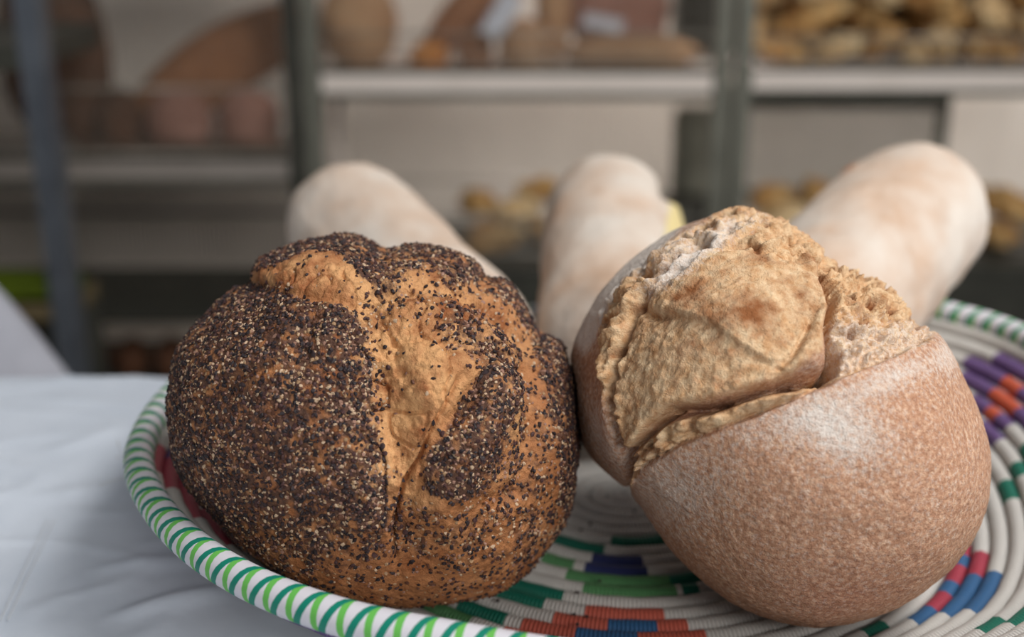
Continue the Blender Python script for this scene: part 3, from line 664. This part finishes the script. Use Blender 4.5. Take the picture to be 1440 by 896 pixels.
lump('long_brown_loaf', (X_(722, yf), yf+.04, zM+.016), .15, .055, .045, 4, mt_b2, 'reddish brown long loaf leaning on the shelf behind the white card', 'bread', (0, math.radians(-62), .1), nz=.05)
lump('small_brown_loaf', (X_(668, yf), yf-.03, zM), .038, .045, .042, 14, mt_b1, 'small brown loaf low on the shelf beside the orange-topped bun', 'bread')
lump('small_brown_loaf', (X_(737, yf), yf-.04, zM), .050, .045, .055, 15, mt_b3, 'small tan loaf at the foot of the leaning brown loaves', 'bread')
pc = at(705, 22, yf-.10)
Mx = Matrix.Translation(pc) @ Matrix.Rotation(math.radians(32), 4, 'Y') @ Matrix.Rotation(math.radians(-20), 4, 'X')
props(MB().box(-.022, .022, -.0015, .0015, -.05, .05, .001, Mx).build('price_card', mt_card), 'white card stuck among the leaning brown loaves on shelf', 'card')
lump('upright_loaf', (X_(778, yf), yf+.0, zM), .036, .04, .13, 6, mt_b3, 'pale upright loaf standing in the middle of the shelf', 'bread', nz=.05, flat=.95)
lump('flat_loaf', (X_(885, yf), yf-.02, zM), .142, .09, .036, 7, mt_b3, 'flat tan loaf lying on the shelf at right of middle rack', 'bread', nz=.06)
lump('round_brown_loaf', (X_(872, yf), yf+.10, zM+.005), .115, .06, .13, 8, mt_b2, 'big brown loaf with white card leaning behind the flat loaf', 'bread', (math.radians(-12), 0, 0), nz=.06, flat=.9)
pc = at(848, 32, yf-.0)
Mx = Matrix.Translation(pc) @ Matrix.Rotation(math.radians(100), 4, 'Y')
props(MB().box(-.014, .014, -.0015, .0015, -.042, .042, .001, Mx).build('price_card', mt_card), 'white card lying across the big brown loaf on shelf', 'card')
bx = MB().box(X_(957, yf), X_(1016, yf), yf+.11, yf+.19, zM+.001, zM+.24, .006); bx.build('dark_crate', mt_dark)
props(bpy.data.objects['dark_crate'], 'dark grey crate at the right end of the middle shelf', 'crate')
bx = MB().box(X_(938, yf, 300), X_(1010, yf, 300), yf-.05, yf+.13, zMl+.001, zMl+.10, .006).build('dark_crate', mt_dark)
props(bx, 'dark grey crate on the lower shelf right of the middle long loaf', 'crate')
bpy.context.view_layer.update()
for ob, z in [(q_, zM) for q_ in SC.objects if q_.name.startswith('long_brown_loaf')]:
    M_ = np.array(ob.matrix_world); P_ = np.array([v.co[:] for v in ob.data.vertices]); ob.location.z += z+.001-(P_@M_[2, :3]+M_[2, 3]).min()
# heap at right
vars_ = [lump_mesh('r', .056, .033, .028, s, None, .45, 4, .95) for s in (3, 8, 13, 21)]
vm = []
for k, (Pk, Fk) in enumerate(vars_):
    me = mobj('bread_piece', Pk-np.array([0, 0, .03]), Fk, (mt_g1, mt_g2)[k % 2], None, True); vm.append(me)
first = [True]*4; rg = random.Random(5)
def euler_m(r):
    from mathutils import Euler
    return np.array(Euler(r).to_matrix())
class Shelf:                                              # height map of what already lies on a shelf
    def __init__(h, x0, x1, y0, y1, z, c=.003):
        h.x0, h.y0, h.z, h.c = x0, y0, z, c; h.nx, h.ny = int((x1-x0)/c), int((y1-y0)/c); h.H = np.full((h.nx, h.ny), z+.001)
    def fit(h, V, x, y):
        i = np.floor((V[:, 0]+x-h.x0)/h.c).astype(int); j = np.floor((V[:, 1]+y-h.y0)/h.c).astype(int)
        if i.min() < 1 or j.min() < 1 or i.max() >= h.nx-1 or j.max() >= h.ny-1: return None
        lo = np.full((h.nx, h.ny), np.inf); hi = np.full((h.nx, h.ny), -np.inf)
        np.minimum.at(lo, (i, j), V[:, 2]); np.maximum.at(hi, (i, j), V[:, 2])
        g = np.isfinite(lo)
        return np.max(np.where(g, h.H-lo, -np.inf)), g, hi
    def drop(h, V, cands, top):
        best = None
        for (x, y) in cands:
            r_ = h.fit(V, x, y)
            if r_ and (best is None or r_[0] < best[0]): best = (r_[0], x, y, r_[1], r_[2])
        if best is None or best[0] > top: return None
        z, x, y, g, hi = best; h.H = np.where(g, np.maximum(h.H, hi+z+.0055), h.H); return x, y, z
VP = [np.array([v.co[:] for v in o_.data.vertices]) for o_ in vm]
placed = []; VPd = []
for o_ in vm:                                             # vertices plus face centres, so the height map has no holes
    vv = np.array([v.co[:] for v in o_.data.vertices]); ff = np.array([p_.vertices[:] for p_ in o_.data.polygons]); VPd.append(np.concatenate([vv, vv[ff].mean(1)]))
def piece(sh, k, rot, cands, label, group, sc=1, top=9):
    V = (VPd[k]*sc)@euler_m(rot).T
    r_ = sh.drop(V, cands, top)
    if r_ is None: return
    o = vm[k] if first[k] else vm[k].copy()
    if not first[k]: COL.objects.link(o)
    first[k] = False; o.rotation_euler = rot; o.scale = (sc,)*3
    for q_ in range(12):
        o.location = (r_[0], r_[1], r_[2]+.003*q_)
        t_ = BVHTree.FromPolygons([Vector(v)+o.location for v in ((VP[k]*sc)@euler_m(rot).T)], [p_.vertices[:] for p_ in o.data.polygons])
        if not any(t_.overlap(d_) for d_ in placed): break
    placed.append(t_)
    return props(o, label, 'bread', group)
sh = Shelf(X_(1050)+.03, X_(1520), RY+.012, RY+.328, zR)
for q_ in range(330):
    k = rg.randrange(4)
    cd = [(rg.uniform(X_(1062), X_(1510)), RY+.03+.30*rg.random()**1.3) for _ in range(16)]
    piece(sh, k, (rg.uniform(-.45, .45), rg.uniform(-.45, .45), rg.uniform(0, 3.1)), cd, 'golden bread piece in the big heap on the right rack, out of focus', 'bread pieces heaped on the right rack', rg.uniform(.7, 1.2), zR+.20)
for (x0, x1, n_, tag, grp) in [(640, 785, 40, 'brown roll on the lower shelf seen between two long loaves', 'rolls on the lower middle shelf'), (1066, 1160, 24, 'pale brown roll on the lower shelf left of the rightmost long loaf', 'rolls on the lower shelf near the rack join'), (1380, 1500, 36, 'brown roll on the lower shelf at the right picture edge', 'rolls on the lower right shelf')]:
    xa_, xb_ = X_(x0, RY, 300), X_(x1, RY, 300); sh = Shelf(xa_-.005, xb_+.06, RY+.030, RY+.225, zMl)
    for q_ in range(n_):
        k = rg.randrange(4); cd = [(rg.uniform(xa_, xb_+.04), rg.uniform(RY+.05, RY+.21)) for _ in range(24)]
        piece(sh, k, (rg.uniform(-.2, .2), rg.uniform(-.2, .2), rg.uniform(0, 3)), cd, tag, grp, rg.uniform(.9, 1.15), zMl+.13)
# left rack contents
lump('dark_tall_loaf', (X_(98, yf), yf+.05, zL), .072, .07, .19, 31, mt_b4, 'tall dark brown loaf standing at left beside the steel upright', 'bread', nz=.06, flat=.97)
lump('dark_tall_loaf', (X_(20, yf), yf+.10, zL), .085, .08, .195, 33, mt_b4, 'dark brown loaf half hidden behind the steel upright', 'bread', nz=.08, flat=.97)
a = at(205, 160, yf+.08); b2 = at(440, 0, yf+.08)
big = lump('leaning_long_loaf', (at(330, 122, yf+.12)[0], yf+.12, at(330, 122, yf+.12)[2]-.055), .25, .06, .085, 35, mt_b1, 'long brown loaf leaning diagonally on the left rack', 'bread', (0, math.radians(-31), 0), nz=.04)
bpy.context.view_layer.update(); M_ = np.array(big.matrix_world); P_ = np.array([v.co[:] for v in big.data.vertices]); big.location.z = max(big.location.z, big.location.z+zL+.001-(P_@M_[2, :3]+M_[2, 3]).min())
for k, (px, rx, mtl, lb) in enumerate([(165, .048, mt_b4, 'dark brown loaf low on the left rack beside the tall loaf'), (250, .068, mt_b2, 'pinkish brown loaf under the leaning long loaf, left of two'), (347, .066, mt_b2, 'pinkish brown loaf under the leaning long loaf, right of two')]):
    lump('brown_loaf', (X_(px, yf), yf+.0-.01*(k % 2), zL+.001), rx, .055, .072, 41+k, mtl, lb, 'bread')
mtt = M('brown_tray', [(.4, '4a3629'), (.6, '5a4334')], 10, .7)
bo = MB().box(X_(100), X_(412)-.03, RY+.005, RY+.03, zL+.001, zL+.035, .003).build('low_board', mtt); props(bo, 'low brown board along the front of the left shelf', 'board')
for k, px in enumerate((130, 185, 240)):
    lump('dark_roll', (X_(px, yf, 480), yf, zL-.519), .037, .06, .05, 51+k, mt_b4, 'dark brown roll low on the left rack behind the table', 'bread', group='dark rolls low on the left rack')
def tree(o):
    o_m = o.matrix_world; return BVHTree.FromPolygons([o_m @ v.co for v in o.data.vertices], [p_.vertices[:] for p_ in o.data.polygons])
bpy.context.view_layer.update()
SHELF_ORDER = [['round_loaf', 'orange_bun', 'small_brown_loaf', 'small_brown_loaf.001', 'flat_loaf', 'upright_loaf', 'long_brown_loaf', 'long_brown_loaf.001', 'round_brown_loaf'],
               ['leaning_long_loaf', 'dark_tall_loaf', 'brown_loaf', 'brown_loaf.001', 'brown_loaf.002', 'brown_loaf.003', 'dark_tall_loaf.001']]
for names in SHELF_ORDER:
    done = []
    for nm in names:
        o_ = bpy.data.objects.get(nm)
        if o_ is None: continue
        for q_ in range(40):
            bpy.context.view_layer.update(); t_ = tree(o_)
            if not any(t_.overlap(d_) for d_ in done): break
            o_.location.y += .006 if nm.startswith(('long', 'round_b', 'upr', 'dark')) else -.002
        done.append(t_)
# steel upright rack at the far left, nearer
mt_blue = M('galvanised_steel', [(.4, '5c6169'), (.6, '6c727a')], 9, .35, metal=.5)
Y2 = 1.95
x2 = at(46, 100, Y2)[0]; o = (x2, Y2, FLOOR)
st = thing('steel_shelf_unit', o, 'galvanised steel shelf unit with slotted upright at left edge', 'shelf')
MB().box(x2-.020, x2+.020, Y2, Y2+.004, FLOOR+.0006, 1.05, .001).build('upright', mt_blue, st, org=o)
MB().box(x2+.016, x2+.020, Y2+.004, Y2+.045, FLOOR+.0006, 1.05, .001).build('upright_flange', mt_blue, st, org=o)
for py in (62,):
    z = Z_(py, Y2); MB().box(x2-.7, x2-.02, Y2+.005, Y2+.40, z-.045, z, .003).build('shelf', mt_dark, st, org=o)
zg = Z_(430, Y2)
MB().box(x2-.7, x2+.012, Y2+.005, Y2+.15, zg-.03, zg, .003).build('shelf', M('tan_board', [(.4, '5c5038'), (.6, '6a5d42')], 8, .7), st, org=o)
MB().box(x2-.7, x2+.012, Y2+.12, Y2+.15, FLOOR+.0006, zg-.031, .003).build('back_panel', mt_dark, st, org=o)
zg += .0008
gt = thing('green_crate', (x2-.12, Y2+.2, zg), 'lime green plastic crate on the shelf at left edge', 'crate')
mt_green = M('lime_plastic', [(.4, '46540a'), (.6, '52620e')], 10, .5); og_ = (x2-.12, Y2+.2, zg)
g = MB(); xa, xb, ya, yb = x2-.30, x2+.008, Y2+.015, Y2+.10
g.box(xa, xb, ya, yb, zg, zg+.006).box(xa, xb, ya, ya+.008, zg, zg+.034).box(xa, xb, yb-.008, yb, zg, zg+.034).box(xa, xa+.008, ya, yb, zg, zg+.034).box(xb-.008, xb, ya, yb, zg, zg+.034)
g.build('crate_body', mt_green, gt, org=og_)
MB().box(xa-.006, xb+.006, ya-.008, ya+.006, zg+.03, zg+.04, .002).build('crate_rim', mt_green, gt, org=og_)
# white cloth hanging by the table
n_, m_ = 70, 60
apex = at(-75, 385, 1.30); V = []
for i in range(n_):
    u = i/(n_-1)
    for j in range(m_):
        w = j/(m_-1)*math.pi*1.2-.1*math.pi
        fold = 1+.14*math.sin(w*7+u*2)*u+.07*math.sin(w*13+1)*u
        rr_ = (.03+.225*u**.8)*fold
        V.append((apex[0]+rr_*math.cos(w-.0)*1.0, apex[1]-rr_*math.sin(w)*.7+.05*u, apex[2]-.46*u+.01*math.sin(w*5)*u))
I = np.arange(n_*m_).reshape(n_, m_)
Fq = np.stack([I[:-1, :-1], I[1:, :-1], I[1:, 1:], I[:-1, 1:]], -1).reshape(-1, 4)
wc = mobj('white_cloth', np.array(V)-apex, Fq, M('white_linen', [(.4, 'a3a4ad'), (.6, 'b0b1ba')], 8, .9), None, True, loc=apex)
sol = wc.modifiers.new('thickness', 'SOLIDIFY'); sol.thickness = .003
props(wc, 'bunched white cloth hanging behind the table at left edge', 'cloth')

# ------------------------------------------------------------------ light
def area(name, loc, tgt, sx, sy, e, col, spread=180):
    l = bpy.data.lights.new(name, 'AREA'); l.shape = 'RECTANGLE'; l.size = sx; l.size_y = sy; l.energy = e; l.color = col; l.spread = math.radians(spread)
    o = bpy.data.objects.new(name, l); COL.objects.link(o); o.location = loc
    o.rotation_euler = (Vector(tgt)-Vector(loc)).to_track_quat('-Z', 'Y').to_euler(); return o
area('window_daylight', (1.5, -2.4, 1.75), (.85, 2.7, -.1), 1.7, 1.2, 72, (1, .97, .94))
area('ceiling_lamp', (.95, .28, 1.65), (.08, .70, 0), .7, .6, 26, (1, .985, .965))
area('added_wall_fill', (.75, 2.95, 1.9), (.75, 3.04, -.2), 1.9, .14, 27, (1, .95, .91), 55)  # unseen light added over the racks to brighten the back wall
w = bpy.data.worlds.new('World'); SC.world = w; w.use_nodes = True
w.node_tree.nodes['Background'].inputs[0].default_value = (.72, .80, .90, 1); w.node_tree.nodes['Background'].inputs[1].default_value = .2
vs_ = SC.view_settings; vs_.view_transform = 'Standard'; vs_.look = 'None'; vs_.gamma = 1; vs_.use_curve_mapping = False; vs_.exposure = .12
SC.cycles.max_bounces = 6
try: SC.cycles.use_denoising = True
except Exception: pass
